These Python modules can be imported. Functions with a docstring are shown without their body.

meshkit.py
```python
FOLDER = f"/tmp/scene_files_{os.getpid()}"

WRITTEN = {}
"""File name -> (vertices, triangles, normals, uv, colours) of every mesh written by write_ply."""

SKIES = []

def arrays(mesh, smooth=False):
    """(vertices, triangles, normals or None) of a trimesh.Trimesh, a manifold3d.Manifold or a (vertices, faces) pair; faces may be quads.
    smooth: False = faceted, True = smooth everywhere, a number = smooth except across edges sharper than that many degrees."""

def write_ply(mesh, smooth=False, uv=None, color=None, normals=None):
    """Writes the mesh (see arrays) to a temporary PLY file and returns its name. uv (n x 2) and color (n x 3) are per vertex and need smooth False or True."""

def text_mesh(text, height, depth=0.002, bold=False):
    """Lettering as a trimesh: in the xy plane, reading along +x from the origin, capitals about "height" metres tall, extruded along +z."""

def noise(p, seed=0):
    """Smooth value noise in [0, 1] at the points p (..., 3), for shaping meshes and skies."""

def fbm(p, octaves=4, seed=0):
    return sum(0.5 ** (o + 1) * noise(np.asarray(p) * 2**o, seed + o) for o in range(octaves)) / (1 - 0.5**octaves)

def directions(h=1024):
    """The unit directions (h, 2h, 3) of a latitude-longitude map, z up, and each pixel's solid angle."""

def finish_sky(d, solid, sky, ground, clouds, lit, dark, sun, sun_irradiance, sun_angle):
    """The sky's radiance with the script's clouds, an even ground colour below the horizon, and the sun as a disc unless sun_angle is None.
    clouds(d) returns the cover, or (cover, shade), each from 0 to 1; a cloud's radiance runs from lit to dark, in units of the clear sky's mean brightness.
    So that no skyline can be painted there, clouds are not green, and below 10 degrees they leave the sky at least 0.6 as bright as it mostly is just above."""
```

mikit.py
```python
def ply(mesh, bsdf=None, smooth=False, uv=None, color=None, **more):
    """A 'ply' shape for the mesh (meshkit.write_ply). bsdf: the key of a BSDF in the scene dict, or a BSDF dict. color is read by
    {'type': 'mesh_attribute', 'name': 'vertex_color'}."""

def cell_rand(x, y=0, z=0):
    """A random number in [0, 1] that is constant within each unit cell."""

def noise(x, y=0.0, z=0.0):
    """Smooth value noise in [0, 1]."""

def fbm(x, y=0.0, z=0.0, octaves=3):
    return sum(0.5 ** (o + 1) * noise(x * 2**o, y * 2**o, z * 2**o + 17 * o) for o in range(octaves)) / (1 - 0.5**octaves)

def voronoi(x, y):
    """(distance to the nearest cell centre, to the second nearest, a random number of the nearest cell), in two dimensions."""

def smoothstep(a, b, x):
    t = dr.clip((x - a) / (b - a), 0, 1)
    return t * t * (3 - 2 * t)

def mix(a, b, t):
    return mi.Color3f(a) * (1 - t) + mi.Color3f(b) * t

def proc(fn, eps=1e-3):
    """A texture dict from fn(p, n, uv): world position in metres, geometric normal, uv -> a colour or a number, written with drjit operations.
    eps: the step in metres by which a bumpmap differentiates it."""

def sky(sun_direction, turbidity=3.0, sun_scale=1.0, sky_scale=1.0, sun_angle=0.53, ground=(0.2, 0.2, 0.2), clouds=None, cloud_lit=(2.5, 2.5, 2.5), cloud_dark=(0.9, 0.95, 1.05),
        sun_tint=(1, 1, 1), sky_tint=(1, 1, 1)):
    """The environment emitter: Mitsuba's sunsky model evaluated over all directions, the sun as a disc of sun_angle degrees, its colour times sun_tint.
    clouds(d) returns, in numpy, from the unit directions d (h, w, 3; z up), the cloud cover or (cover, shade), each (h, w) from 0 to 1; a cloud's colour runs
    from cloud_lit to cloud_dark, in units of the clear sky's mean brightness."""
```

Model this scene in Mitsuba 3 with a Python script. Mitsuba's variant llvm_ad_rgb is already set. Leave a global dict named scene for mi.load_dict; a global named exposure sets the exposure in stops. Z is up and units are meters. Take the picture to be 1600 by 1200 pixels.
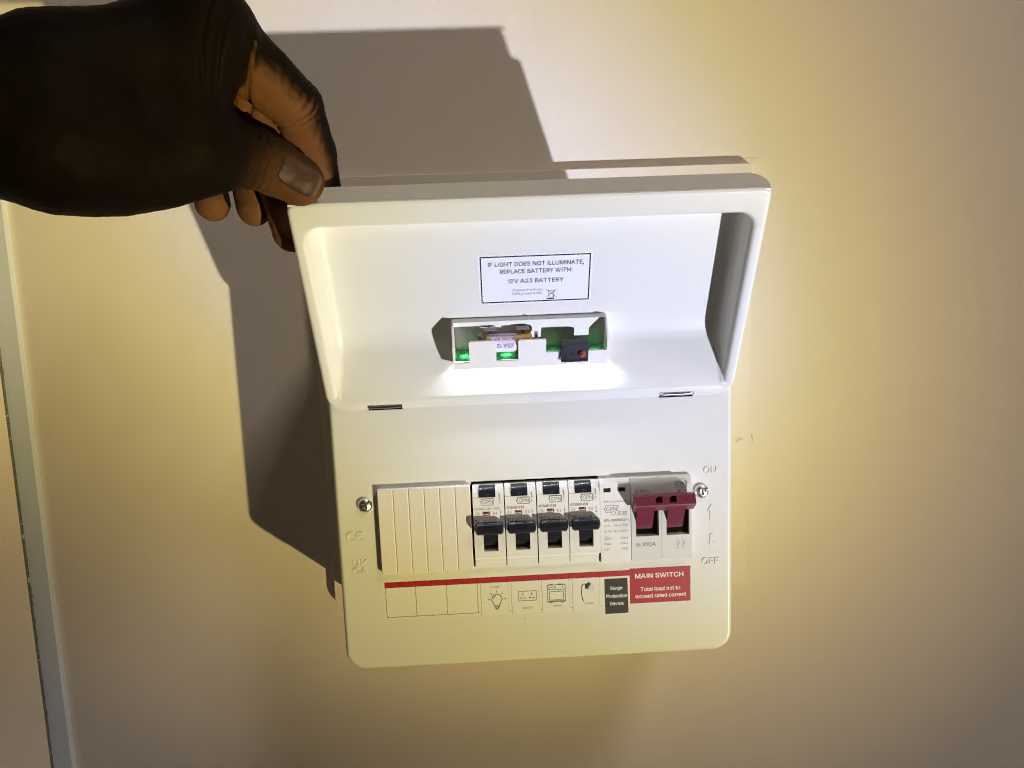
import math
import drjit as dr
import numpy as np
import trimesh
import mitsuba as mi
import manifold3d as m3
import shapely
from shapely import affinity
from shapely.geometry import LineString, Polygon, Point, box as sbox
from shapely.ops import unary_union
import mikit
import meshkit

# ------------------------------------------------------------------ camera, lights, exposure
# Unit frame, millimetres: X right, Y up, Z out of the wall; Z = 0 is the face of the cover, the wall stands at Z = -91.
WALL_Z = -91.0
M = np.array([[1, 0, 0, 0], [0, 0, -1, -WALL_Z * -1], [0, 1, 0, 0], [0, 0, 0, 1.0]])
M[1, 3] = WALL_Z


def world(p):
    """unit frame (mm) -> world (m, z up)"""
    p = np.atleast_2d(np.asarray(p, float))
    return np.stack([p[:, 0], -(p[:, 2] - WALL_Z), p[:, 1]], 1) / 1000.0


T = mi.ScalarTransform4f
scene, labels = {}, {}
CAM = np.array([65.67, 166.07, 413.81])
FORWARD = np.array([0.03218573, -0.12806629, -0.99124321])
UP = np.array([0.04352265, 0.99099589, -0.12662115])
w0, w1, wu = world(CAM)[0], world(CAM + 300 * FORWARD)[0], world(CAM + UP)[0] - world(CAM)[0]
scene['camera'] = {'type': 'perspective', 'fov': 69.64, 'fov_axis': 'x', 'near_clip': 0.01, 'far_clip': 20.0,
                   'to_world': T().look_at(origin=w0.tolist(), target=w1.tolist(), up=(wu * 1000).tolist())}
exposure = 0.0

# A hand torch held three metres away, low and to the right. Its beam is cold white in the middle and yellower outwards, as a
# torch's is: the profile below runs over the angle from its axis. The lens is 44 mm across, so the beam is shared out over
# points of the lens, which gives the soft edge of the shadows.
TORCH, AIM = np.array([1780.0, -1420.0, 2010.0]), np.array([2.0, 254.0, -91.0])
RINGS = [(3.5, (0.0, 0.10, 1.22)), (4.8, (0.0, 0.20, 0.10)), (6.4, (0.38, 0.335, 0.02)), (8.1, (0.69, 0.495, 0.185)), (13.0, (0.115, 0.098, 0.084))]
CUT = 13.0


def beam(p, n, uv):
    def angle(u, v):
        return dr.atan(dr.sqrt(dr.square(uv.x - u) + dr.square(uv.y - v)) * 2 * math.tan(math.radians(CUT))) * (180 / math.pi)

    c, spot, spill = mi.Color3f(0), angle(0.472, 0.495), angle(0.5, 0.5)      # the cold hot spot sits a little off the axis
    for k, (cut, col) in enumerate(RINGS):
        a = spot if k < 2 else spill
        c += mi.Color3f(col) * dr.clip((cut - a) / (0.75 * cut), 0, 1)
    return c


ax = (AIM - TORCH) / np.linalg.norm(AIM - TORCH)
sx = np.cross(ax, [0, 1, 0.0]); sx /= np.linalg.norm(sx)
sy = np.cross(sx, ax)
LENS = [(7 * math.cos(a), 7 * math.sin(a)) for a in np.arange(3) * 2 * math.pi / 3 + .4] + [(19 * math.cos(a), 19 * math.sin(a)) for a in np.arange(7) * 2 * math.pi / 7]
R2 = (np.linalg.norm(AIM - TORCH) / 1000) ** 2
for k, (a, b) in enumerate(LENS):
    o = TORCH + sx * a + sy * b
    scene[f'torch_beam_{k:02d}'] = {
        'type': 'spot', 'cutoff_angle': CUT, 'beam_width': CUT - 0.05, 'texture': mikit.proc(beam), 'sampling_weight': 2.0,
        'intensity': {'type': 'rgb', 'value': [float(math.pi * R2 / len(LENS))] * 3},
        'to_world': T().look_at(origin=world(o)[0].tolist(), target=world(AIM + sx * a + sy * b)[0].tolist(), up=[0, 0, 1])}
# the dim room: a weak ceiling lamp out of frame above, and what the walls behind the camera give back
scene['room_glow'] = {'type': 'constant', 'sampling_weight': 3.0, 'radiance': {'type': 'rgb', 'value': [0.030, 0.025, 0.021]}}
lc, lt = world([900, 1500, 900])[0], world([90, 150, -50])[0]
scene['ceiling_lamp'] = {'type': 'rectangle', 'to_world': T().look_at(origin=lc.tolist(), target=lt.tolist(), up=[0, 1, 0]) @ T().scale([0.22, 0.22, 1]),
                         'emitter': {'type': 'area', 'sampling_weight': 4.0, 'radiance': {'type': 'rgb', 'value': [16.5, 14.3, 12.3]}}, 'bsdf': {'type': 'diffuse'}}
labels['ceiling_lamp'] = {'label': 'dim square ceiling lamp above the frame', 'category': 'lamp'}

# ------------------------------------------------------------------ materials


def rgb(*c):
    return {'type': 'rgb', 'value': [float(x) for x in c]}


def paint(name, c, rough=0.5, spec=0.5, **more):
    scene[name] = {'type': 'twosided', 'bsdf': {'type': 'principled', 'base_color': rgb(*c), 'roughness': rough, 'specular': spec, **more}}


def wall_relief(p, n, uv):
    x, z = p.x * 1000, p.z * 1000
    peel = mikit.fbm(x / 3.2, z / 3.2, 1.3, 3) * 0.00026
    roll = mikit.noise(x / 26, z / 19, 4.2) * 0.0003
    spot = mikit.noise(x / 9.0 + 40, z / 9.0, 9.1)
    return peel + roll + mikit.smoothstep(0.9, 0.98, spot) * 0.00016


def wall_colour(p, n, uv):
    x, z = p.x * 1000, p.z * 1000
    t = mikit.fbm(x / 90, z / 70, 3.3, 3)
    g = mikit.noise(x / 14 + 9, z / 220, 1.0)
    return mikit.mix((0.705, 0.645, 0.57), (0.735, 0.68, 0.605), t * 0.7 + g * 0.3)


scene['wall_paint'] = {'type': 'twosided', 'bsdf': {'type': 'bumpmap', 'scale': 1.0, 'texture': mikit.proc(wall_relief, 4e-4),
                       'bsdf': {'type': 'principled', 'base_color': mikit.proc(wall_colour), 'roughness': 0.75, 'specular': 0.25}}}


def coat_relief(p, n, uv):
    return mikit.noise(p.x * 1100, p.y * 1100, p.z * 1100) * 0.000012


scene['steel_white'] = {'type': 'twosided', 'bsdf': {'type': 'bumpmap', 'scale': 1.0, 'texture': mikit.proc(coat_relief, 2e-4),
                        'bsdf': {'type': 'principled', 'base_color': rgb(0.63, 0.618, 0.555), 'roughness': 0.36, 'specular': 0.5}}}
paint('plastic_white', (0.68, 0.66, 0.595), 0.45)
paint('plastic_cream', (0.675, 0.625, 0.525), 0.42)
paint('plastic_grey', (0.57, 0.555, 0.50), 0.45)
paint('paper_white', (0.68, 0.68, 0.68), 0.55, 0.3)
paint('label_white', (0.665, 0.645, 0.56), 0.5, 0.3)
paint('ink_black', (0.02, 0.02, 0.022), 0.6, 0.3)
paint('ink_grey', (0.045, 0.045, 0.05), 0.6, 0.3)
paint('ink_white', (0.72, 0.70, 0.68), 0.6, 0.3)
paint('ink_purple', (0.10, 0.05, 0.22), 0.6, 0.3)
paint('label_red', (0.34, 0.014, 0.024), 0.45, 0.4)
paint('label_black', (0.022, 0.02, 0.018), 0.45, 0.4)
paint('toggle_black', (0.013, 0.014, 0.018), 0.25, 0.5)
paint('toggle_red', (0.125, 0.013, 0.026), 0.4, 0.5)
paint('window_brown', (0.13, 0.028, 0.025), 0.25, 0.5)
paint('window_green', (0.012, 0.03, 0.02), 0.2, 0.5)
paint('switch_slate', (0.012, 0.0135, 0.019), 0.45, 0.5)
paint('plunger_red', (0.30, 0.055, 0.035), 0.4, 0.5)
paint('battery_gold', (0.60, 0.36, 0.10), 0.38, 0.6, metallic=0.55)
paint('battery_lilac', (0.70, 0.64, 0.74), 0.4, 0.5)
paint('casing_cream', (0.85, 0.76, 0.62), 0.55, 0.4)
paint('casing_grey', (0.68, 0.76, 0.85), 0.45, 0.4)
paint('caulk_dark', (0.20, 0.21, 0.18), 0.8, 0.2)
paint('slot_brown', (0.055, 0.04, 0.034), 0.6, 0.3)
paint('old_crack', (0.30, 0.25, 0.19), 0.8, 0.2)
paint('hole_dark', (0.03, 0.03, 0.03), 0.8, 0.2)
scene['chrome'] = {'type': 'twosided', 'bsdf': {'type': 'roughconductor', 'material': 'Cr', 'alpha': 0.13}}
scene['zinc'] = {'type': 'twosided', 'bsdf': {'type': 'roughconductor', 'material': 'Al', 'alpha': 0.2, 'specular_reflectance': rgb(0.8, 0.79, 0.76)}}
scene['clip_steel'] = {'type': 'twosided', 'bsdf': {'type': 'roughconductor', 'material': 'Cr', 'alpha': 0.25, 'specular_reflectance': rgb(0.36, 0.33, 0.30)}}
scene['board_green'] = {'type': 'principledthin', 'base_color': rgb(0.05, 0.25, 0.075), 'roughness': 0.35, 'diff_trans': 0.25, 'spec_trans': 0.0}


def skin_relief(p, n, uv):
    x, y, z = p.x * 1000, p.y * 1000, p.z * 1000
    return mikit.fbm(x / 1.6, y / 1.6, z / 1.6, 3) * 0.00010 + mikit.noise(x / 0.9 + z / 3, z / 2.2, y / 2.2) * 0.00004


scene['skin'] = {'type': 'twosided', 'bsdf': {'type': 'bumpmap', 'scale': 1.0, 'texture': mikit.proc(skin_relief, 3e-4),
                 'bsdf': {'type': 'principled', 'base_color': {'type': 'mesh_attribute', 'name': 'vertex_color'}, 'roughness': 0.58, 'specular': 0.035}}}
scene['nail'] = {'type': 'twosided', 'bsdf': {'type': 'principled', 'base_color': {'type': 'mesh_attribute', 'name': 'vertex_color'}, 'roughness': 0.5, 'specular': 0.18}}

# ------------------------------------------------------------------ mesh helpers (all in mm)
# the open lid has a frame of its own: X as in the unit, V up along the lid from its hinge, N out of its inner face
TH, HINGE = math.radians(29.0), np.array([0, 101.5, 1.2])
LID = np.eye(4)
LID[:3, 1] = [0, math.cos(TH), math.sin(TH)]
LID[:3, 2] = [0, -math.sin(TH), math.cos(TH)]
LID[:3, 3] = HINGE


def tri(m):
    if isinstance(m, m3.Manifold):
        q = m.to_mesh()
        return trimesh.Trimesh(q.vert_properties[:, :3], q.tri_verts, process=False)
    return m


def put(key, parts, bsdf, smooth=35, lid=False, color=None, **more):
    """one entry of the scene from one mesh or a list of meshes in the unit's (or the lid's) frame"""
    parts = [tri(q) for q in (parts if isinstance(parts, list) else [parts])]
    m = trimesh.util.concatenate(parts) if len(parts) > 1 else parts[0].copy()
    v = np.array(m.vertices, float)
    if lid:
        v = v @ LID[:3, :3].T + LID[:3, 3]
    m = trimesh.Trimesh(world(v), m.faces, process=False)
    n = 1
    base = key
    while key in scene:
        key = f'{base}_{n:03d}'
        n += 1
    scene[key] = mikit.ply(m, bsdf, smooth=smooth, color=color, **more)
    return key


def tag(key, label=None, category=None, group=None, kind=None):
    labels[key] = {k: v for k, v in (('label', label), ('category', category), ('group', group), ('kind', kind)) if v}


def bx(x0, x1, y0, y1, z0, z1):
    return m3.Manifold.cube([x1 - x0, y1 - y0, z1 - z0]).translate([x0, y0, z0])


def rbx(x0, x1, y0, y1, z0, z1, r, seg=12):
    """box with round edges: hull of eight spheres"""
    s = m3.Manifold.sphere(r, seg)
    return m3.Manifold.batch_hull([s.translate([x, y, z]) for x in (x0 + r, x1 - r) for y in (y0 + r, y1 - r) for z in (z0 + r, z1 - r)])


def cyl(a, b, r, seg=28, r2=None):
    a, b = np.array(a, float), np.array(b, float)
    h = np.linalg.norm(b - a)
    m = trimesh.creation.revolve([[0, 0], [r, 0], [r if r2 is None else r2, h], [0, h]], sections=seg)
    m.apply_transform(trimesh.geometry.align_vectors([0, 0, 1], (b - a) / h))
    m.apply_translation(a)
    return m


def ext(shape, z0, z1):
    """shapely area extruded along Z"""
    geoms = [g for g in getattr(shape, 'geoms', [shape]) if g.area > 1e-6]
    out = []
    for g in geoms:
        m = trimesh.creation.extrude_polygon(g, z1 - z0, engine='earcut')
        m.apply_translation([0, 0, z0])
        out.append(m)
    return trimesh.util.concatenate(out)


def man(m):
    m = m.copy()
    m.merge_vertices()
    return m3.Manifold(m3.Mesh(np.asarray(m.vertices, np.float32), np.asarray(m.faces, np.uint32)))


def along_x(profile, x0, x1):
    """profile in (Y, Z) extruded along X, as a manifold"""
    cs = m3.CrossSection([np.array(profile, float)], m3.FillRule.NonZero)
    # extrude gives (a, b, h): a = Y, b = Z, h = X
    return cs.extrude(x1 - x0).transform(np.array([[0, 0, 1, x0], [1, 0, 0, 0], [0, 1, 0, 0]], float))


def round_rect(x0, x1, y0, y1, r, seg=8):
    """outline with one corner radius each: lower left, lower right, upper right, upper left"""
    r = [r] * 4 if np.isscalar(r) else list(r)
    pts = []
    for (cx, cy, sxn, syn), rr, a0 in zip(((x0, y0, 1, 1), (x1, y0, -1, 1), (x1, y1, -1, -1), (x0, y1, 1, -1)), r, (180, 270, 0, 90)):
        rr = max(rr, 0.05)
        for a in np.radians(np.linspace(a0, a0 + 90, seg + 1)):
            pts.append((cx + sxn * rr + rr * math.cos(a), cy + syn * rr + rr * math.sin(a)))
    return np.array(pts)


def loft(rings):
    """closed solid through outlines of equal count: [(points n x 2, z), ...] from low z to high z"""
    n = len(rings[0][0])
    v = np.vstack([np.c_[q, np.full(n, z)] for q, z in rings] + [[[*rings[0][0].mean(0), rings[0][1]], [*rings[-1][0].mean(0), rings[-1][1]]]])
    f = []
    for k in range(len(rings) - 1):
        for i in range(n):
            a, b = k * n + i, k * n + (i + 1) % n
            f += [(a, b, b + n), (a, b + n, a + n)]
    lo, hi = len(rings) * n, len(rings) * n + 1
    top = (len(rings) - 1) * n
    for i in range(n):
        f += [(lo, (i + 1) % n, i), (hi, top + i, top + (i + 1) % n)]
    return trimesh.Trimesh(v, f, process=False)


def fillet_slab(x0, x1, y0, y1, z0, z1, r, e, seg=8):
    """slab with corner radius r whose front edge (z1) is rounded with radius e"""
    rings = [(round_rect(x0, x1, y0, y1, r, seg), z0)]
    for a in np.radians(np.linspace(0, 90, 7)):
        i = e * (1 - math.cos(a))
        rr = [max(q - i, 0.1) for q in (r if not np.isscalar(r) else [r] * 4)]
        rings.append((round_rect(x0 + i, x1 - i, y0 + i, y1 - i, rr, seg), z1 - e + e * math.sin(a)))
    return loft(rings)


PRINT = 0.05


def letters(s, cap, depth, bold):
    """one line of lettering with its left end at x = 0; a capital I is a plain bar, as in the printing of the place"""
    out, x, run = [], 0.0, ''

    def flush():
        nonlocal x, run
        if run.strip():
            m = meshkit.text_mesh(run.strip(), cap, depth, bold)
            lead = (len(run) - len(run.lstrip())) * .30 * cap
            m.apply_translation([x + lead - m.bounds[0][0], 0, 0])
            out.append(m)
            x = m.bounds[1][0] + (len(run) - len(run.rstrip())) * .30 * cap + .13 * cap
        elif run:
            x += len(run) * .30 * cap
        run = ''

    for ch in s:
        if ch == 'I':
            flush()
            w = (.19 if bold else .13) * cap
            out.append(ext(sbox(x + .05 * cap, 0, x + .05 * cap + w, cap), 0, depth))
            x += w + .18 * cap
        elif ch == '1':
            flush()
            w = (.19 if bold else .13) * cap
            x1 = x + .24 * cap
            out.append(ext(Polygon([(x1, 0), (x1 + w, 0), (x1 + w, cap), (x1 + .3 * w, cap), (x1 - .22 * cap, .80 * cap), (x1 - .22 * cap, .80 * cap - w), (x1, cap - 1.2 * w)]), 0, depth))
            x = x1 + w + .16 * cap
        else:
            run += ch
    flush()
    return trimesh.util.concatenate(out)


def text(s, x, y, cap, z=0.0, anchor='m', bold=False, width=None, depth=PRINT, rot=0):
    """lettering lying on the plane Z = z: x, y = where its anchor (l, m, r) and baseline go, cap = height of capitals"""
    m = letters(s, cap, depth, bold)
    lo, hi = m.bounds
    w = hi[0] - lo[0]
    if width:
        m.apply_scale([width / w, 1, 1])
        lo, hi = m.bounds
        w = hi[0] - lo[0]
    m.apply_translation([-lo[0] - {'l': 0, 'm': w / 2, 'r': w}[anchor], 0, 0])
    if rot:
        m.apply_transform(trimesh.transformations.rotation_matrix(math.radians(rot), [0, 0, 1]))
    m.apply_translation([x, y, z])
    return m


def strokes(lines, w, z=0.0, depth=PRINT, cap='round'):
    return ext(unary_union([LineString(q).buffer(w / 2, cap_style=cap, quad_segs=4) for q in lines]), z, z + depth)


def ring_pts(x, y, r, a0=0, a1=360, n=24):
    a = np.radians(np.linspace(a0, a1, n))
    return [(x + r * math.cos(t), y + r * math.sin(t)) for t in a]


def rect_line(x0, x1, y0, y1):
    return [(x0, y0), (x1, y0), (x1, y1), (x0, y1), (x0, y0)]


# ------------------------------------------------------------------ the setting: wall, mounting board, door casing
XE = -244.0                                             # where the wall meets the casing
wv = [(XE, -1500), (1800, -1500), (1800, 1500), (XE, 1500)]
wall = trimesh.Trimesh(np.array([(x, y, WALL_Z) for x, y in wv]), [(0, 1, 2), (0, 2, 3)], process=False)
put('wall', wall, 'wall_paint', smooth=False)
tag('wall', 'cream painted plaster wall behind the consumer unit', kind='structure')

# a board painted over with the wall, its arrises softened by paint; the right end of its top edge is filled flush
def step(a, b, t):
    t = np.clip((t - a) / (b - a), 0, 1)
    return t * t * (3 - 2 * t)


gx = np.unique(np.r_[np.linspace(-51, -46, 26), np.linspace(-46, 190, 40), np.linspace(190, 262, 145)])
gy = np.unique(np.r_[np.linspace(-62, -40, 45), np.linspace(-40, 238, 90), np.linspace(238, 246, 41)])
bx_, by_ = np.meshgrid(gx, gy, indexing='ij')
ragged = 1.4 * (meshkit.fbm(np.stack([bx_ / 30, by_ / 9.0, bx_ * 0], -1), 3, 3) - .5)
left = step(-49.4 + ragged * .35, -47.6 + ragged * .35, bx_ - np.clip(-42 - by_, 0, 20) ** 2 * .03)
low = step(-57, -51, by_ + ragged)
high = 1 - step(242.3, 243.9, by_ + ragged * .25)
wide = 1.6 + 24 * (1 - step(60, 236, by_))
right = 1 - step(248.5 - wide * .8, 248.5 + wide * .25, bx_ + ragged * .6)
thin = 1 - step(190, 225, bx_) * (1 - step(60, 238, by_)) * .8
bh = 9.0 * left * low * high * right * thin - .4
bi = np.arange(bh.size).reshape(bh.shape)
bq = np.stack([bi[:-1, :-1], bi[1:, :-1], bi[1:, 1:], bi[:-1, 1:]], -1).reshape(-1, 4)
bd = trimesh.Trimesh(np.c_[bx_.ravel(), by_.ravel(), WALL_Z + bh.ravel()], np.vstack([bq[:, [0, 1, 2]], bq[:, [0, 2, 3]]]), process=False)
put('mounting_board', bd, 'wall_paint', smooth=True)
tag('mounting_board', 'mounting board painted over in wall colour, a thin edge showing around the unit', 'mounting board')

# old marks on the wall: hair cracks in the paint beside the board's filled end, two scratches right of the unit
def scuff(pts, w, z):
    put('wall__scuff', strokes([pts], w, z, .25), 'old_crack', smooth=False)


# casing: a cream face board, a dark ragged caulk line and a grey painted edge strip against the wall
rng = np.random.default_rng(5)


def upright(profile):
    """an area in (X, Z) that runs the whole height of the wall"""
    m = ext(Polygon([(x, -z) for x, z in profile]), -1500, 1500)
    v = np.array(m.vertices)
    return trimesh.Trimesh(np.c_[v[:, 0], v[:, 2], -v[:, 1]], m.faces, process=False)


put('door_casing__edge_strip', upright([(XE, -94), (XE, -87.2), (XE - .6, -86.6), (XE - 13.6, -87.4), (XE - 13.6, -94)]), 'casing_grey', smooth=False)
put('door_casing__face_board', upright([(XE - 14.2, -94), (XE - 14.2, -86.6), (XE - 15, -85.6), (XE - 300, 110), (XE - 300, -94)]), 'casing_cream', smooth=False)
ys = np.arange(-420, 460, 2.6)
jag = np.where(rng.random(len(ys)) > 0.72, rng.uniform(0.3, 1.3, len(ys)), rng.uniform(-0.6, 0.25, len(ys)))
line = Polygon([(XE - 15.0, ys[0])] + [(XE - 13.8 + j * 0.8, y) for y, j in zip(ys, jag)] + [(XE - 15.0, ys[-1])])
put('door_casing__caulk_line', ext(line, -94, -86.0), 'caulk_dark', smooth=False)
tag('door_casing', 'cream door casing with a grey edge strip at the far left of the wall', 'door casing')
labels['door_casing__edge_strip'] = {'label': 'narrow grey painted strip along the wall'}
labels['door_casing__caulk_line'] = {'label': 'ragged dark line between cream board and grey strip'}
scuff([(241.5, 246.3), (247, 247.6), (251, 246.9), (254, 247.4)], .18, WALL_Z - .1)
scuff([(238.4, 53.0), (240.8, 54.6), (243.0, 55.2)], .3, WALL_Z + 1.6)
scuff([(249.6, 57.8), (250.6, 54.5), (250.2, 51.8)], .3, WALL_Z - .05)

# ------------------------------------------------------------------ the consumer unit: enclosure, cover, hinges, screws
X0, X1, Y0, Y1, YH = -25.2, 205.2, -54.0, 172.0, 103.0
UNIT = 'consumer_unit'
tag(UNIT, 'white steel consumer unit on the wall with its lid held open', 'consumer unit')
outer = man(fillet_slab(X0 + .8, X1 - .8, Y0 + .8, Y1 - .8, WALL_Z + 9.2, -20.2, 10, 0.4))
put(UNIT + '__enclosure', outer - bx(X0 + 3, X1 - 3, Y0 + 3, Y1 - 3, -78, 0), 'steel_white')
cov = man(fillet_slab(X0, X1, Y0, Y1, -20, 0, 11.5, 2.6, 10))
cov -= bx(X0 + 2, X1 - 2, Y0 + 2, Y1 - 2, -30, -1.6)
cov -= bx(-.5, 180.6, 6.2, 55.0, -5, 5) + bx(53.2, 126.6, 6.0, 57.0, -5, 5)                       # the window for the devices
hinges = ((-2.6, 16.6), (162.9, 182.4))
for a, b in hinges:
    cov -= bx(a, b, 101.0, 105.2, -5, 5)
put(UNIT + '__cover', cov, 'steel_white', smooth=30)
EM = UNIT + '__cover__embossing'


def emboss(parts):
    return put(EM, parts, 'steel_white', smooth=False)


def arrow_up(x, y, l):
    return Polygon([(x - .9, y - l / 2), (x + .9, y - l / 2), (x + .9, y + l * .12), (x + 2.4, y + l * .05), (x, y + l / 2), (x - 2.4, y + l * .05), (x - .9, y + l * .12)])


emboss(text('ON', 192.4, 55.4, 4.0, -.02, depth=.5))
emboss(ext(arrow_up(192.9, 32, 9.8), -.02, .42))
emboss(ext(affinity.rotate(arrow_up(192.9, 14.4, 9.0), 180, origin=(192.9, 14.4)), -.02, .42))
emboss(text('OFF', 192.3, 0.2, 4.0, -.02, width=10.2, depth=.5))
ce = [ring_pts(-17.0, 27.8, 2.5, 55, 305, 14), ring_pts(-11.6, 27.8, 2.5, 55, 305, 14), [(-14.0, 27.8), (-11.6, 27.8)]]
emboss(strokes(ce, .85, -.02, .52))
ukca = [text('UK', -13.2, 10.2, 3.6, -.02, width=8.6, depth=.48), text('CA', -13.2, 5.4, 3.6, -.02, width=8.6, depth=.48)]
emboss(ukca)

for i, (a, b) in enumerate(hinges):
    y = 103.1
    leaf = bx(a + .2, b - .2, 101.2, 105.0, -6, -1.2)
    k = put(UNIT + '__hinge', leaf, 'hole_dark', smooth=False)
    put(k + '__hinge_pin', cyl((a + .8, y - .2, .6), (b - .5, y - .2, .6), 1.05, 20), 'chrome')
    put(k + '__knuckle', [cyl((a + .1, y + .6, .7), (a + 2.2, y + .6, .7), 1.5, 20), cyl((b - 1.8, y + .9, .7), (b + .1, y + .9, .7), 1.5, 20)], 'clip_steel')


def screw(x, y, ang):
    prof = [[0, 0], [4.1, 0], [4.25, .7], [3.9, 1.7], [3.0, 2.5], [1.6, 2.95], [0, 3.05]]
    h = man(trimesh.creation.revolve(prof, sections=40))
    cut = bx(-4.5, 4.5, -.5, .5, 1.7, 4) + bx(-.62, .62, -2.1, 2.1, 1.3, 4) + bx(-2.1, 2.1, -.62, .62, 1.3, 4)
    star = bx(-1.9, 1.9, -.2, .2, 2.2, 4)
    cut = cut + star.rotate([0, 0, 45]) + star.rotate([0, 0, 135])
    h = (h - cut).rotate([0, 0, ang]).translate([x, y, 0])
    k = put(UNIT + '__screw', h, 'zinc', smooth=30)
    put(k + '__shank', cyl((x, y, -12), (x, y, .3), 2.2, 16), 'zinc')


screw(-8.0, 46.2, 48)
screw(187.0, 45.0, 15)

# ------------------------------------------------------------------ labels on the cover
S = UNIT + '__label_strip'
put(S, ext(sbox(-1.2, -23.6, 145, 3.2), 0, .10), 'label_white', smooth=False)
put(S + '__red_bar', ext(sbox(0, -4.3, 144, -0.8), .10, .17), 'label_red', smooth=False)
ink = [strokes([[(18 * i, -0.8), (18 * i, -22.2 if i < 8 else -4.3)] for i in range(1, 8)], .24, .17), strokes([[(0.5, -4.3), (0.5, -22.6)], [(0.4, -22.3), (55.2, -22.3)]], .26, .10)]
ink += [text(str(8 - i), 18 * i + 9, -3.55, 1.95, .17) for i in range(8)]
ink += [strokes([[(18 * i - .2, -22.2), (18 * i + 2.0, -22.2)]], .22, .10) for i in range(4, 8)]
put(S + '__print', ink, 'ink_black', smooth=False)

S = UNIT + '__main_switch_label'
put(S, ext(sbox(144.0, -21.7, 180.2, -0.1), 0, .14), 'label_red', smooth=False)
put(S + '__print', [text('MAIN SWITCH', 161.6, -6.3, 2.75, .14, bold=True, width=28.8), text('Total load not to', 162.2, -14.3, 2.3, .14, bold=True, width=23.6),
                    text('exceed rated current', 162.4, -18.5, 2.3, .14, bold=True, width=30.4)], 'ink_white', smooth=False)
labels[S] = {'label': 'red label with white main switch warning'}
S = UNIT + '__surge_label'
put(S, ext(sbox(126.8, -28.2, 143.6, -4.6), 0, .13), 'label_white', smooth=False)
put(S + '__black_panel', ext(affinity.rotate(sbox(129.0, -27.3, 142.8, -5.6), 0.5), .13, .19), 'label_black', smooth=False)
put(S + '__print', [text('Surge', 135.9, -12.4, 2.0, .19, bold=True, width=7.2), text('Protection', 136.0, -17.3, 2.0, .19, bold=True, width=12.5),
                    text('Device', 136.1, -22.0, 2.0, .19, bold=True, width=8.2)], 'ink_white', smooth=False)
labels[S] = {'label': 'black surge protection device label with white words'}


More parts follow.
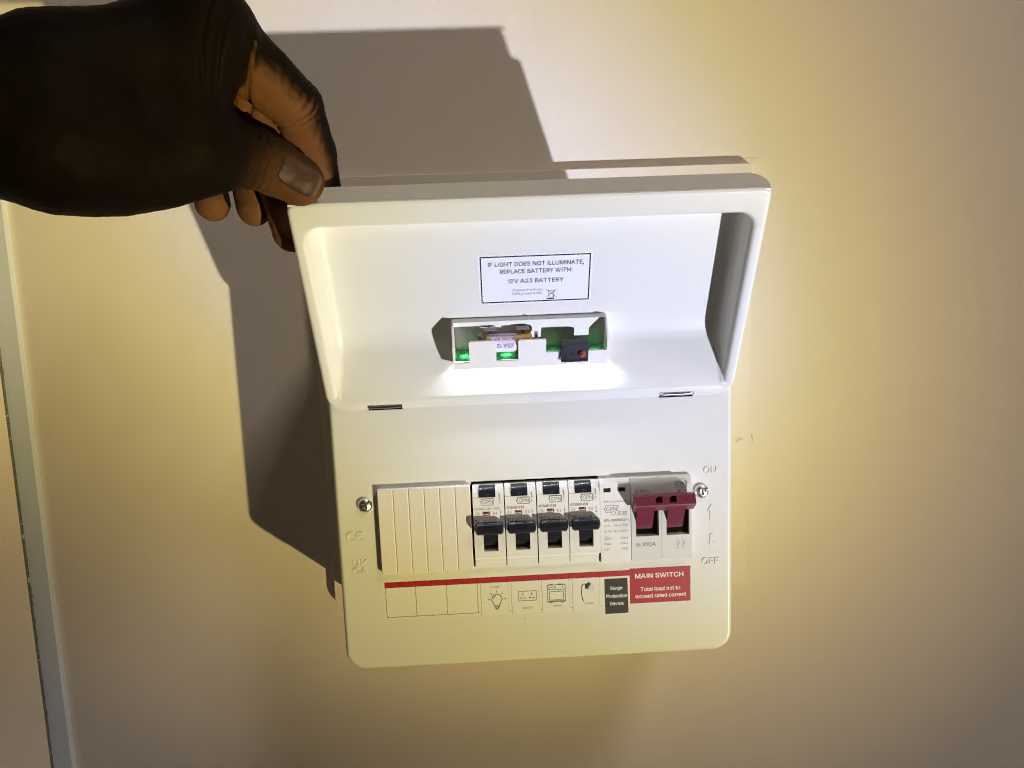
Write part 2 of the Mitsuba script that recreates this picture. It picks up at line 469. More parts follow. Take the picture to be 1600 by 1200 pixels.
def circuit_sticker(i, parts, label, thin):
    x = 18 * (8 - i) + 1.9
    k = put(UNIT + '__circuit_sticker', ext(affinity.rotate(sbox(x, -24.2, x + 16.4, -4.7), {5: .6, 4: .3, 3: -.2, 2: .4}[i]), .10, .22), 'label_white', smooth=False)
    labels[k] = {'label': label}
    put(k + '__print', parts, 'ink_black', smooth=False)
    put(k + '__edge_line', strokes([[(x - .05, -4.8), (x + .15, -24.3)]], thin, .10, .13), 'ink_grey', smooth=False)


zt = .22
cx, cy = 65.2, -14.4                                           # bulb
bulb = [ring_pts(cx, cy, 3.0, -38, 218, 22), [(cx - 2.36, cy - 1.85), (cx - 1.45, cy - 4.0), (cx - 1.3, cy - 4.6)], [(cx + 2.36, cy - 1.85), (cx + 1.45, cy - 4.0), (cx + 1.3, cy - 4.6)],
        [(cx - 1.5, cy - 4.2), (cx + 1.5, cy - 4.2)], [(cx - 1.4, cy - 5.0), (cx + 1.4, cy - 4.8)], [(cx - 1.1, cy - 5.7), (cx + 1.1, cy - 5.5)], [(cx - .6, cy - 6.2), (cx + .6, cy - 6.2)],
        ring_pts(cx, cy, 2.0, 110, 165, 6)]
rays = [[(cx + 4.2 * math.cos(t), cy + 4.2 * math.sin(t)), (cx + 5.0 * math.cos(t), cy + 5.0 * math.sin(t))] for t in np.radians([0, 45, 90, 135, 180])]
circuit_sticker(5, [strokes(bulb, .42, zt), strokes(rays, .5, zt), text('LIGHTS', 64.8, -6.4, 1.25, zt, rot=180, width=6.0)], 'white sticker with a light bulb drawn on it', .15)
cx, cy = 83.2, -13.4                                           # double socket
sock = [rect_line(cx - 5.3, cx + 5.3, cy - 2.9, cy + 2.9)]
pins = []
for s in (-2.6, 2.6):
    pins += [[(cx + s, cy + .7), (cx + s, cy + 1.7)], [(cx + s - 1.4, cy - 1.2), (cx + s - .6, cy - 1.2)], [(cx + s + .6, cy - 1.2), (cx + s + 1.4, cy - 1.2)]]
circuit_sticker(4, [strokes(sock, .3, zt), strokes(pins, .55, zt), text('SOCKETS', 83.2, -21.4, 1.25, zt, width=5.8)], 'white sticker with a double socket drawn on it', .15)
cx, cy = 100.4, -12.6                                          # cooker
cook = [rect_line(cx - 5.3, cx + 5.3, cy - 5.4, cy + 5.0), [(cx - 5.3, cy + 2.2), (cx + 5.3, cy + 2.2)], rect_line(cx - 4.1, cx + 4.1, cy - 4.2, cy + 1.0),
        [(cx - 5.3, cy - 4.9), (cx + 5.3, cy - 4.9)], [(cx - 4.4, cy + 5.4), (cx - 2.0, cy + 5.4)], [(cx + 1.0, cy + 5.4), (cx + 4.0, cy + 5.4)], [(cx - 3.8, cy - 5.8), (cx - 2.8, cy - 5.8)], [(cx + 2.8, cy - 5.8), (cx + 3.8, cy - 5.8)]]
knobs = [[(cx + d, cy + 3.6), (cx + d + .01, cy + 3.6)] for d in (-4.1, -2.9, -1.7, -.5, 3.7)]
circuit_sticker(3, [strokes(cook, .34, zt), strokes(knobs, .75, zt), text('COOKER', 101.0, -21.2, 1.25, zt, width=5.4)], 'white sticker with a cooker drawn on it', .15)
cx, cy = 118.2, -9.0                                           # shower
head = Polygon([(cx - .6, cy + .9), (cx + 1.6, cy + 2.0), (cx + 2.6, cy + 1.2), (cx + .6, cy - 2.2), (cx - .9, cy - 1.6)])
hose = [[(cx - .4, cy + 1.0), (cx - 1.8, cy + .9), (cx - 2.7, cy - .2), (cx - 3.0, cy - 2.6), (cx - 2.9, cy - 5.4), (cx - 2.4, cy - 8.2), (cx - 1.9, cy - 9.4)]]
drops = [[(cx + 2.0 + .95 * i + .3 * j, cy - .2 - 1.0 * j + .5 * i - .55), (cx + 2.05 + .95 * i + .3 * j, cy - .3 - 1.0 * j + .5 * i - .55)] for i in range(3) for j in range(4)]
circuit_sticker(2, [ext(head, zt, zt + PRINT), strokes(hose, .5, zt), strokes(drops, .3, zt), strokes([[(cx + 3.1, cy + 1.2), (cx + .9, cy - 2.5)]], .25, zt), text('SHOWER', 119.4, -20.6, 1.2, zt, width=5.2)],
                'white sticker with a shower head drawn on it', .15)
put(UNIT + '__cover__paint_speck', ext(Point(81.4, -27.6).buffer(.35), 0, .06), 'ink_grey', smooth=False)

# ------------------------------------------------------------------ the lid (its own frame: X, V, N)
LIDK = UNIT + '__lid'
DEPTH = 18.0


def lid_solid():
    rings = [(round_rect(X0 + .1, X1 - .1, 0, 122.8, [10.5, 10.5, 4.4, 4.4], 9), -2.2)]
    for a in np.radians(np.linspace(0, 90, 7))[1:]:
        i = 2.2 * (1 - math.cos(a))
        rings.append((round_rect(X0 + .1 + i, X1 - .1 - i, i * .3, 122.8 - i, [10.5 - i * .5, 10.5 - i * .5, 4.4 - i, 4.4 - i], 9), -2.2 + 2.2 * math.sin(a)))
    rim = man(loft(rings))
    # the finger lip: a plate bent back from the top of the rim, its free corners rounded
    plate = man(ext(Polygon(round_rect(X0 + 1.0, X1 - 1.0, -1.2, 11.6, [.1, .1, 9.0, 9.0], 10)), -1.0, 0))
    c_, s_ = math.cos(math.radians(105)), math.sin(math.radians(105))
    plate = plate.transform(np.array([[1, 0, 0, 0], [0, -c_, s_, 122.55], [0, -s_, -c_, -1.6]], float))
    rim += plate - bx(X0 - 1, X1 + 1, 100, 140, -.6, 9)
    s = m3.Manifold.sphere(1.2, 10)
    dish = m3.Manifold.batch_hull([s.translate(q) for q in ((-18.6, 8, -1.2), (198.6, 8, -1.2), (-18.6, 36, -DEPTH), (198.6, 36, -DEPTH), (-18.6, 110, -DEPTH), (198.6, 110, -DEPTH), (-18.6, 110, -1.2), (198.6, 110, -1.2))])
    body = rim + dish
    # the pressed recess: deep floor with a rounded foot all round, a ramp down to the hinge
    r = 5.5
    ball = m3.Manifold.sphere(r, 40)
    dot = m3.Manifold.sphere(.5, 8)
    L0, L1 = -18.4, 198.4
    # the foot of the ramp is a wide curve: points of a circle that touches the floor and the ramp
    ramp = math.atan2(DEPTH - 1, 30.0)
    R_ = 26.0
    vf = 36 + R_ * math.tan(ramp / 2)
    curve = [(vf - R_ * math.sin(q), -DEPTH + R_ * (1 - math.cos(q))) for q in np.linspace(0, ramp, 8)]
    pts = [ball.translate([x, v + r * math.sin(q), n + r * math.cos(q)]) for x in (L0 + r + .4, L1 - r - .4) for (v, n), q in [*zip(curve, np.linspace(0, ramp, 8)), ((107.6 - r, -DEPTH), 0.0)]]
    disc = m3.Manifold.cylinder(.2, 8.0, 8.0, 48)
    out = [dot.translate([x, -.8, 6]) for x in (L0 + .5, L1 - .5)] + [disc.translate([x, 111.5 - 8.0, 6]) for x in (L0 + 8.0, L1 - 8.0)]
    cav = m3.Manifold.batch_hull(pts + out)
    body -= cav
    # its rim is rounded over in three steps
    def outline(o, n):
        small = m3.Manifold.cylinder(.04, .6, .6, 16)
        large = m3.Manifold.cylinder(.04, 8.0 + o, 8.0 + o, 48)
        return [small.translate([x, 8.5 - n * 1.85, n]) for x in (L0 - o + .6, L1 + o - .6)] + [large.translate([x, 110.05 - 8.0, n]) for x in (L0 + 8.0, L1 - 8.0)]

    e = None
    for (o0, n0), (o1, n1) in (((0, -2.6), (.35, -1.2)), ((.35, -1.2), (1.1, -.4)), ((1.1, -.4), (2.6, .15))):
        h = m3.Manifold.batch_hull(outline(o0, n0) + outline(o1, n1))
        e = h if e is None else e + h
    body -= e
    for a, b in hinges:
        body -= bx(a - .1, b + .1, -2, 3.2, -20, 5)
    # keep clear of the cover: Z of the unit frame stays above 0.35
    nrm = LID[2, :3]
    return body.trim_by_plane(list(map(float, nrm)), float(.35 - HINGE[2]))


put(LIDK, lid_solid(), 'steel_white', smooth=38, lid=True)
labels[LIDK] = {'label': 'hinged lid lifted open, its hollow inner side in view'}

# notice stuck to the floor of the recess
F = -DEPTH + .02
N0, N1, V0, V1 = 64.3, 121.9, 56.0, 83.0
put(LIDK + '__notice', ext(sbox(N0 - 1.4, V0 - 1.2, N1 + 1.4, V1 + 1.2), F, F + .14), 'paper_white', smooth=False, lid=True)
labels[LIDK + '__notice'] = {'label': 'white notice with black frame about replacing the battery'}
z = F + .14
mid = (N0 + N1) / 2 + .2
bin_ = [[(100.0, 80.6 - 18.6), (100.7, 57.9)], [(103.4, 62.0), (102.7, 57.9)], [(99.6, 62.1), (103.8, 62.1)], [(100.8, 57.9), (102.8, 57.9)], [(99.0, 62.9), (104.6, 57.9)], [(104.6, 62.9), (99.0, 57.9)], [(101, 60.6), (102.6, 60.6)]]
put(LIDK + '__notice_print', [strokes([rect_line(N0, N1, V0, V1)], .7, z, cap='square'), text('IF LIGHT DOES NOT ILLUMINATE,', mid + .2, V1 - 5.6, 2.4, z, width=50.6, bold=True), text('REPLACE BATTERY WITH:', mid + .2, V1 - 9.9, 2.4, z, width=38.4, bold=True),
                              text('12V A23 BATTERY', mid, V1 - 15.6, 2.35, z, bold=True, width=30.0), text('dispose of removed', 80.8, V1 - 20.6, 1.45, z, anchor='l', width=16.2),
                              text('battery responsibly', 80.8, V1 - 22.8, 1.45, z, anchor='l', width=16.2), strokes(bin_, .26, z), ext(sbox(99.2, 56.8, 103.4, 57.45), z, z + PRINT), ext(Point(103.0, 58.4).buffer(.4), z, z + PRINT)],
    'ink_black', smooth=False, lid=True)

# ------------------------------------------------------------------ the battery lamp in the lid
LAMP = 'battery_lamp'
tag(LAMP, 'open white box stuck inside the lid with green circuit board and lit lamps underneath', 'lamp')
B0, B1, BV0, BV1 = 47.2, 131.8, 24.6, 46.6
FN, BK = -1.0, -DEPTH + .05
side = [(BV0 - 1.2, BK), (BV1, BK), (BV1, -10.2), (38.5, FN - .4), (36.5, FN), (BV0 - 1.2, FN)]     # (V, N)
sides = [along_x(side, B0, B0 + 1.0), along_x(side, B1 - 1.0, B1)]
front = Polygon([(B0, BV0), (B1, BV0), (B1, 33.4), (120.9, 33.4), (120.9, 27.9), (105.4, 27.9), (105.4, 33.4), (97.7, 33.4), (97.7, 41.2), (97.1, 41.8), (83.4, 41.8), (82.7, 41.2), (82.7, 28.9), (70.7, 28.9), (70.7, 41.4),
                 (70.2, 42.0), (56.8, 42.0), (56.1, 41.3), (56.1, 28.6), (B0, 28.6)])
back = bx(B0, B1, 27.9, BV1, BK, BK + 4.2)
rib = bx(89.0, 89.9, BV1 - 1, BV1 + .5, BK, BK + 4.4)
put(LAMP + '__housing', [*sides, ext(front, FN - 1.1, FN), back, rib], 'plastic_white', smooth=30, lid=True)
pcb = trimesh.Trimesh([(B0 + 1.05, 29.0, BK + .3), (B1 - 1.05, 29.0, BK + .3), (B1 - 1.05, 29.0, FN - 1.15), (B0 + 1.05, 29.0, FN - 1.15)], [(0, 2, 1), (0, 3, 2)], process=False)
put(LAMP + '__circuit_board', pcb, 'board_green', smooth=False, lid=True)
for x in (54.0, 76.5, 101.5, 125.5):
    scene_key = put(LAMP + '__lamp', bx(x - 2.5, x + 2.5, 27.2, 27.9, -8.4, -5.2), 'plastic_white', smooth=False, lid=True)
    scene[scene_key]['emitter'] = {'type': 'area', 'sampling_weight': 0.1, 'radiance': rgb(40, 46, 52)}
    die = trimesh.Trimesh([(x - 2.2, 27.1, -8.2), (x + 2.2, 27.1, -8.2), (x + 2.2, 27.1, -5.4), (x - 2.2, 27.1, -5.4)], [(0, 1, 2), (0, 2, 3)], process=False)
    die_key = put(scene_key + '__diode', die, 'plastic_white', smooth=False, lid=True)
    scene[die_key]['emitter'] = {'type': 'area', 'sampling_weight': 0.6, 'radiance': rgb(390, 430, 550)}
labels[LAMP + '__lamp'] = {'label': 'lit white lamp under the circuit board'}
ms = rbx(105.7, 120.6, 28.3, 39.2, -4.6, 1.2, .5, 8)
ms -= bx(106.6, 108.6, 30.5, 33.0, .6, 2)
put(LAMP + '__microswitch', [ms, *[cyl((x, v, 1.1), (x, v, 1.6), .9, 14) for x, v in ((107.4, 37.2), (112.4, 33.0))], tri(bx(105.9, 120.4, 28.2, 29.2, .4, 1.7))], 'switch_slate', smooth=30, lid=True)
put(LAMP + '__microswitch__plunger', [cyl((117.2, 33.4, .9), (117.2, 33.4, 2.6), 1.8, 24), cyl((117.2, 33.4, 2.6), (117.2, 33.4, 3.7), 1.25, 20, 1.0)], 'plunger_red', lid=True)
put(LAMP + '__contact_clip', [tri(bx(65.0, 71.5, 43.0, 43.7, -12.5, -9.6)), tri(bx(67.6, 68.4, 29.2, 43.4, -13.0, -12.4))], 'clip_steel', smooth=30, lid=True)
put(LAMP + '__contact_clip', [tri(bx(82.2, 89.2, 43.0, 43.7, -12.5, -9.6)), tri(bx(85.6, 86.4, 29.2, 43.4, -13.0, -12.4))], 'clip_steel', smooth=30, lid=True)
for x in (62.3, 92.8):
    put(LAMP + '__end_contact', [cyl((x - .8, 40.2, -7.6), (x + .8, 40.2, -7.6), 2.4, 24), tri(bx(x - .3, x + .3, 29.1, 39, -8.6, -6.6))], 'clip_steel', lid=True)

AX_V, AX_N, AR = 36.6, -7.4, 4.9
prof = [[0, 0], [2.2, 0], [2.2, 1.1], [4.3, 1.1], [AR, 1.9], [AR, 25.4], [4.5, 26.1], [0, 26.1]]
cell = trimesh.creation.revolve(prof, sections=40)
cell.apply_transform(np.array([[0, 0, 1, 64.4], [1, 0, 0, AX_V], [0, 1, 0, AX_N], [0, 0, 0, 1.0]]))
put('battery__casing', cell, 'battery_gold', lid=True)


def wrap(m, x):
    """bends flat lettering round the battery: its y becomes the angle, y = 0 faces between V and N"""
    v = np.array(m.vertices)
    a = math.radians(52) + v[:, 1] / AR
    r = AR + .14 + v[:, 2]
    return trimesh.Trimesh(np.c_[v[:, 0] + x, AX_V + r * np.sin(a), AX_N + r * np.cos(a)], m.faces, process=False)


sl = trimesh.creation.cylinder(AR + .1, 14.6, sections=40)
sl.apply_transform(np.array([[0, 0, 1, 74.6], [1, 0, 0, AX_V], [0, 1, 0, AX_N], [0, 0, 0, 1.0]]))
put('battery__sleeve', sl, 'battery_lilac', lid=True)
stripes = [strokes([[(-7.2, y), (7.2, y)]], .18) for y in (2.2, 2.9, 3.6)]
put('battery__print', [wrap(text('23A 12V', 4.8, -2.2, 2.1, rot=180, bold=True, anchor='l', width=11.5), 75.5), *[wrap(q, 74.6) for q in stripes]], 'ink_purple', smooth=False, lid=True)
put('battery__small_print', [wrap(text('ALKALINE', 5.2, 1.2, 1.6, rot=180, anchor='l', bold=True, width=11), 75.5), wrap(text('BATTERY', 0, 3.6, 1.0, rot=180, width=5), 73.5)], 'plunger_red', smooth=False, lid=True)
tag('battery', 'small gold battery with lilac sleeve lying in the open white box of the lid', 'battery')

# ------------------------------------------------------------------ the devices in the window of the cover
DY0, DY1 = 6.4, 55.2
FACE = 5.0


def cpn_logo(x, y, s, z, w=.28):
    """three letters in a frame that has a kink at its left side; x, y = lower left, s = height"""
    k = s / 4.0
    fr = [[(x + .9 * k, y + 2.6 * k), (x + 1.0 * k, y + 4 * k), (x + 8.2 * k, y + 4 * k), (x + 8.2 * k, y), (x + 1.0 * k, y), (x + 1.0 * k, y + 1.0 * k), (x + .1 * k, y + 2.2 * k), (x + .9 * k, y + 2.6 * k)]]
    return [strokes(fr, w, z), text('CPN', x + 4.7 * k, y + .85 * k, 2.3 * k, z, width=6.2 * k)]


def hexagon(x, y, r):
    return [(x + r * math.cos(a), y + r * math.sin(a)) for a in np.radians(np.arange(0, 361, 60))]


# blanking plate: six snap-off strips
BP = 'blanking_plate'
tag(BP, 'cream blanking plate of six strips left of the breakers', 'blanking plate')
xs = np.linspace(-.3, 52.6, 7)
back_plate = bx(xs[0] + .2, xs[-1] - .2, 5.6, DY1 + .1, -2.5, 3.3)
put(BP + '__backing', back_plate, 'plastic_cream', smooth=False)
for i in range(6):
    a, b = xs[i] + (.0 if i == 0 else .13), xs[i + 1] - (.0 if i == 5 else .13)
    put(BP + '__strip', loft([(round_rect(a, b, 5.4, DY1 + .3, .3, 3), 1.0), (round_rect(a, b, 5.4, DY1 + .3, .3, 3), 3.55), (round_rect(a + .35, b - .35, 5.7, DY1 - .1, .3, 3), 4.0)]), 'plastic_cream', smooth=25)

# circuit breakers
W_ = 18.05
edges = [53.75, 72.15, 90.6, 108.85]
body_profile = [(DY0, -4), (DY1 - .2, -4), (DY1 - .2, 1.2), (DY1 - 1.2, 2.6), (DY1 - 3.2, 3.9), (DY1 - 6.0, 4.7), (DY1 - 8.5, FACE), (DY0 + 6.2, FACE), (DY0 + 5.2, 3.5), (DY0 + .2, 3.2), (DY0, 3.0)]
toggles = []


def breaker(i, x, rating, model, thin, label):
    key = 'circuit_breaker' if i == 0 else f'circuit_breaker_{i:03d}'
    tag(key, label, 'circuit breaker', 'circuit breakers in a row in the cover window')
    b = along_x(body_profile, x + .12, x + W_ - .12)
    b -= bx(x + 5.4, x + 13.7, 16.6, 33, -2.4, 9)
    b -= bx(x + 3.7, x + 13.2, DY1 - 6.6, DY1 + 2, .6, 9)              # seat of the test button
    b -= bx(x + 5.5, x + 9.7, 37.6, 40.3, 4.1, 9)                      # seat of the indicator
    b -= bx(x - 1, x + 3.72, DY1 - 6.7, DY1 - 6.5, 3.6, 9)
    put(key + '__body', b, 'plastic_white', smooth=30)
    btn = [(DY1 - 6.4, .2), (DY1 - .6, .2), (DY1 - .6, 1.6), (DY1 - 1.6, 3.4), (DY1 - 3.0, 4.5), (DY1 - 4.6, 5.1), (DY1 - 6.4, 5.2)]
    tb = along_x(btn, x + 3.85, x + 13.05)
    put(key + '__test_button', tb, 'toggle_black', smooth=40)
    put(key + '__test_button__print', [strokes([[(x + 7.2, DY1 - 4.75), (x + 10.2, DY1 - 4.75)], [(x + 8.7, DY1 - 4.75), (x + 8.7, DY1 - 6.1)]], .22, 5.12, .14)], 'ink_grey', smooth=False)
    put(key + '__indicator_window', [tri(bx(x + 5.6, x + 8.9, 38.8, 40.2, 3.4, 4.3))], 'window_brown', smooth=False)
    put(key + '__indicator_window__lower_flag', bx(x + 5.6, x + 9.3, 37.7, 38.75, 3.4, 4.35), 'plastic_white', smooth=False)
    # toggle: ribbed bar on a lever that stands in the slot
    by, bz = 31.2, 7.7
    bar = cyl((x + 2.0, by, bz), (x + W_ - 2.0, by, bz), 3.65, 40)
    lever = along_x([(17.4, -2.2), (33.6, -2.2), (34, 6.5), (30, 8.2), (25.2, 5.2), (21.6, 4.2), (21.4, 3.0), (17.6, .6)], x + 5.7, x + 13.4)
    side_disc = [cyl((x + 1.0, by, bz), (x + 2.01, by, bz), 2.5, 40, 3.65), cyl((x + W_ - 2.01, by, bz), (x + W_ - 1.0, by, bz), 3.65, 40, 2.5), cyl((x + 2.2, 30.0, 4.4), (x + 5.3, 30.0, 4.4), 3.0, 30), cyl((x + 13.8, 30.0, 4.4), (x + W_ - 2.2, 30.0, 4.4), 3.0, 30)]
    put(key + '__toggle', [bar, lever] + [q for q in side_disc], 'toggle_black', smooth=28)
    ribs = []
    for a in np.radians(np.linspace(0, 78, 5)):
        y, zz = by + 3.6 * math.sin(a), bz + 3.6 * math.cos(a)
        r = m3.Manifold.cube([7.4, .42, .8], True).rotate([-math.degrees(a), 0, 0]).translate([x + 8.75, y, zz])
        ribs.append(tri(r))
    put(key + '__toggle__ribs', ribs, 'toggle_black', smooth=False)
    z = FACE
    ink = cpn_logo(x + 4.3, 44.1, 3.7, z) if thin else cpn_logo(x + 6.5, 44.1, 3.7, z, .34)
    ink += [text(model, x + .9, 41.3, 1.45, z, anchor='l', bold=not thin, width=14.4 if thin else 10.0)]
    ink += [strokes([hexagon(x + 2.4, 39.0, 1.25)], .16, z), text('18', x + 2.4, 38.5, .95, z), text('E3', x + 12.6, 38.2, 1.6, z)]
    ink += [strokes([[(x + 15.6, 36.6), (x + 15.6, 40.8)], [(x + 15.0, 37.6), (x + 15.6, 36.6), (x + 16.2, 37.6)], [(x + 15.1, 39.4), (x + 16.1, 39.4)]], .2, z)]
    ink += [text('Test 6 months', x + 15.9, 44.6, .95, z, rot=90, anchor='l', width=6.4)]
    put(key + '__print', ink + [text(rating, x + .9, 34.3, 1.5, z, anchor='l', bold=True), text('IΔn=30mA' if False else 'Idn=30mA', x + 5.6, 34.3, 1.35, z, anchor='l', width=7.5), text('230V~ 6000A', x + .9, 32.2, 1.2, z, anchor='l', width=11)],
        'ink_grey' if thin else 'ink_black', smooth=False)


breaker(0, edges[0], 'B6', 'ROSNBI-106B-030A', True, 'white circuit breaker with black toggle, next to the cream blanking plate, above circuit 5')
breaker(1, edges[1], 'B32', 'ROSNBI132B', False, 'white circuit breaker with black toggle, second from the blanking plate, above circuit 4')
breaker(2, edges[2], 'B32', 'ROSNBI132B', False, 'white circuit breaker with black toggle, third from the blanking plate, above circuit 3')
breaker(3, edges[3], 'B40', 'ROSNBI140B', False, 'white circuit breaker with black toggle, beside the flat surge protector, above circuit 2')

# surge protector
SP, x = 'surge_protector', 126.75
tag(SP, 'flat white surge protector with two dark windows between breakers and red main switch', 'surge protector')
sp_profile = [(DY0 - .8, -4), (DY1 - .2, -4), (DY1 - .2, 2.6), (DY1 - 1.4, 4.2), (DY1 - 3.0, FACE), (DY0 + .4, FACE), (DY0 - .8, 4.4)]
b = along_x(sp_profile, x + .1, x + 17.6)
for a, c in ((2.2, 6.4), (10.8, 14.8)):
    b -= bx(x + a, x + c, 48.2, 50.7, 4.2, 9)
put(SP + '__body', b, 'plastic_white', smooth=30)
put(SP + '__window', bx(x + 2.25, x + 6.35, 48.25, 50.65, 3.8, 4.4), 'window_green', smooth=False)
put(SP + '__window', bx(x + 10.85, x + 14.75, 48.25, 50.65, 3.8, 4.4), 'window_green', smooth=False)
z = FACE
ink = [text('Red: to be replaced', x + 2.2, 42.2, 1.15, z, anchor='l', width=13.2)]
fr = [[(x + 3.0, 39.0), (x + 3.0, 40.3), (x + 10.4, 40.3), (x + 10.4, 36.9)], [(x + 3.0, 39.0), (x + 2.2, 38.4), (x + 3.0, 37.6), (x + 3.0, 36.4), (x + 6.4, 36.4)]]
ink += [strokes(fr, .26, z), text('CPN', x + 6.6, 37.1, 2.2, z, width=6.2), text('CUDIS', x + 6.4, 34.4, 2.3, z, anchor='l', width=9.2)]
ink += [text('SPD-SM1PNEC2-1', x + 2.1, 30.8, 1.45, z, anchor='l', bold=True, width=14.0), text('Uc(L - N):~275V', x + 2.1, 27.6, 1.45, z, anchor='l', width=14.0), text('Uc(N-PE):~255V', x + 2.1, 24.2, 1.45, z, anchor='l', width=13.8)]
ink += [strokes([rect_line(x + 2.1, x + 4.5, 19.9, 21.9)], .14, z), text('T2', x + 3.3, 20.2, 1.3, z), text('In:', x + 5.2, 20.2, 1.35, z, anchor='l'), text('20kA', x + 16.0, 20.2, 1.35, z, anchor='r')]
ink += [text('Imax:', x + 2.1, 16.9, 1.35, z, anchor='l'), text('40kA', x + 16.0, 16.9, 1.35, z, anchor='r'), text('Up:', x + 2.1, 13.7, 1.35, z, anchor='l'), text('1.5kV', x + 16.0, 13.7, 1.35, z, anchor='r')]
put(SP + '__print', ink, 'ink_grey', smooth=False)

# main switch
MS, x = 'main_switch', 144.55
tag(MS, 'two-module grey main switch with a wide red handle at the right end of the row', 'main switch')
ms_profile = [(DY0, -4), (DY1 + .1, -4), (DY1 + .1, 2.4), (DY1 - .6, 3.2), (DY1 - 4.2, FACE), (DY0 + .5, FACE), (DY0, 4.4)]
for k, (a, c) in enumerate(((0, 17.7), (17.8, 35.5))):
    b = along_x(ms_profile, x + a + (.15 if k == 0 else 0), x + c)
    b -= bx(x + a + 2.8, x + a + 16.2, 21.0, 44, .4, 9)
    put(MS + '__module', b, 'plastic_grey', smooth=30)
    put(MS + '__slot', [tri(bx(x + a + 2.85, x + a + 16.15, 21.05, 43.9, .45, .6)), tri(bx(x + a + 15.6, x + a + 16.15, 22.2, 43.9, .6, 4.6))], 'slot_brown', smooth=False)
    lever = along_x([(25.4, .5), (42, .5), (43, 8.5), (38, 9.6), (28.5, 4.6), (25.6, 3.6)], x + a + 3.0, x + a + 12.7)
    kl = put(MS + '__lever', lever, 'toggle_red', smooth=25)
    put(kl + '__groove', along_x([(28.9, 4.7), (32.6, 6.6), (32.6, 6.85), (28.9, 4.95)], x + a + 8.2, x + a + 8.65), 'window_brown', smooth=False)
bar = along_x([(47.2, 8.6), (47.9, 13.6), (47.3, 14.2), (42.4, 15.6), (41.8, 15.5), (37.4, 9.6), (37.6, 8.6), (40, 7.4)], x + .9, x + 35.1)
for a in (12.3, 20.3):
    bar -= bx(x + a, x + a + 3.9, 43.4, 47.0, 12, 18)
put(MS + '__handle', bar, 'toggle_red', smooth=25)
z = FACE
ink = [text('IS2100', x + 3.0, 46.9, 2.0, z, anchor='l', width=7.4), *cpn_logo(x + 25.3, 49.2, 3.6, z), text('I ON', x + 29.2, 46.6, 1.4, z, anchor='l'), strokes([[(x + 28.0, 44.6), (x + 28.0, 47.4)]], .3, z),
       ext(Polygon([(x + 27.4, 46.6), (x + 28.6, 46.6), (x + 28.0, 48.2)]), z, z + PRINT), text('In 100A', x + 3.0, 15.0, 2.3, z, anchor='l', width=11.2)]
for d in (27.4, 30.6):
    ink += [strokes([[(x + d, 18.0), (x + d, 16.9)], ring_pts(x + d, 16.3, .55, n=12), [(x + d - .9, 15.6), (x + d, 14.2), (x + d, 12.9)], [(x + d + .8, 16.4), (x + d - .6, 14.9)]], .17, z)]
    ink += [text('1' if d < 28 else '3', x + d - .9, 18.1, .95, z), text('2' if d < 28 else '4', x + d - .9, 12.6, .95, z)]
put(MS + '__print', ink, 'ink_black', smooth=False)

# ------------------------------------------------------------------ the person: a left hand that pinches the lid's upper left corner
J = dict(
    arm_up0=(-149.0, 230.3, 150.4, 23.0),
    arm_up1=(-100.5, 241.9, 124.2, 22.7),
    arm_lo0=(-154.4, 228.4, 144.4, 23.0),
    arm_lo1=(-102.2, 234.3, 119.1, 23.3),
    mc_i0=(-89.5, 249.6, 119.5, 20.8),
    mc_i1=(-44.6, 277.0, 91.2, 15.7),
    i0=(-42.8, 278.0, 91.2, 15.4),
    i1=(-16.6, 252.8, 60.0, 11.9),
    i2=(-14.1, 235.3, 43.1, 10.7),
    i3=(-13.7, 217.5, 35.3, 10.0),
    i4=(-15.7, 212.6, 24.8, 9.0),
    m0=(-60.6, 285.2, 67.5, 15.3),
    m1=(-34.9, 248.9, 55.8, 10.7),
    m2=(-34.4, 219.3, 27.4, 10.1),
    m3=(-30.9, 199.0, 28.1, 9.8),
    r0=(-78.1, 289.2, 48.2, 14.9),
    r1=(-61.4, 253.9, 23.1, 10.7),
    r2=(-53.0, 230.8, 18.2, 9.8),
    r3=(-51.1, 212.7, 20.6, 9.1),
    p0=(-97.5, 289.3, 31.4, 13.5),
    p1=(-85.5, 253.8, 12.2, 9.7),
    p2=(-77.4, 231.3, 9.3, 9.1),
    p3=(-75.4, 216.5, 11.3, 9.1),
    w=(-109.1, 243.3, 105.6, 21.8),
    cmc=(-90.4, 227.2, 120.4, 20.8),
    th_b=(-75.6, 225.8, 106.9, 20.5),
    th_c=(-62.7, 225.6, 97.3, 15.8),
    t0=(-52.1, 229.8, 92.0, 17.1),
    t1=(-33.5, 227.4, 76.8, 13.1),
    t2=(-26.1, 224.4, 70.4, 12.6),
    t3=(-16.1, 218.5, 66.4, 11.2),
    f1a=(-27.5, 273.8, 92.2, 4.3),
    f1b=(-41.1, 247.7, 91.1, 4.8),
    f2a=(-25.0, 268.6, 80.8, 4.8),
    f2b=(-33.9, 255.1, 75.2, 2.9),
    fa=(-52.7, 246.6, 98.9, 14.2),
    fb=(-41.6, 270.7, 98.2, 13.3),
)
VIEW = np.array([0.13, -0.02, 0.991]) / np.linalg.norm([0.13, -0.02, 0.991])
CREASES = [([(-31.4, 278.6, 88.4), (-36.3, 263.0, 90.3), (-40.5, 246.1, 92.3)], 1.3, 1.1), ([(-24.9, 270.5, 89.7), (-29.1, 257.5, 91.2), (-33.3, 247.1, 92.4)], 1.5, 1.2), ([(-36.5, 284.1, 87.6), (-41.5, 265.9, 89.7), (-42.7, 250.1, 91.7)], .8, 1.0)]
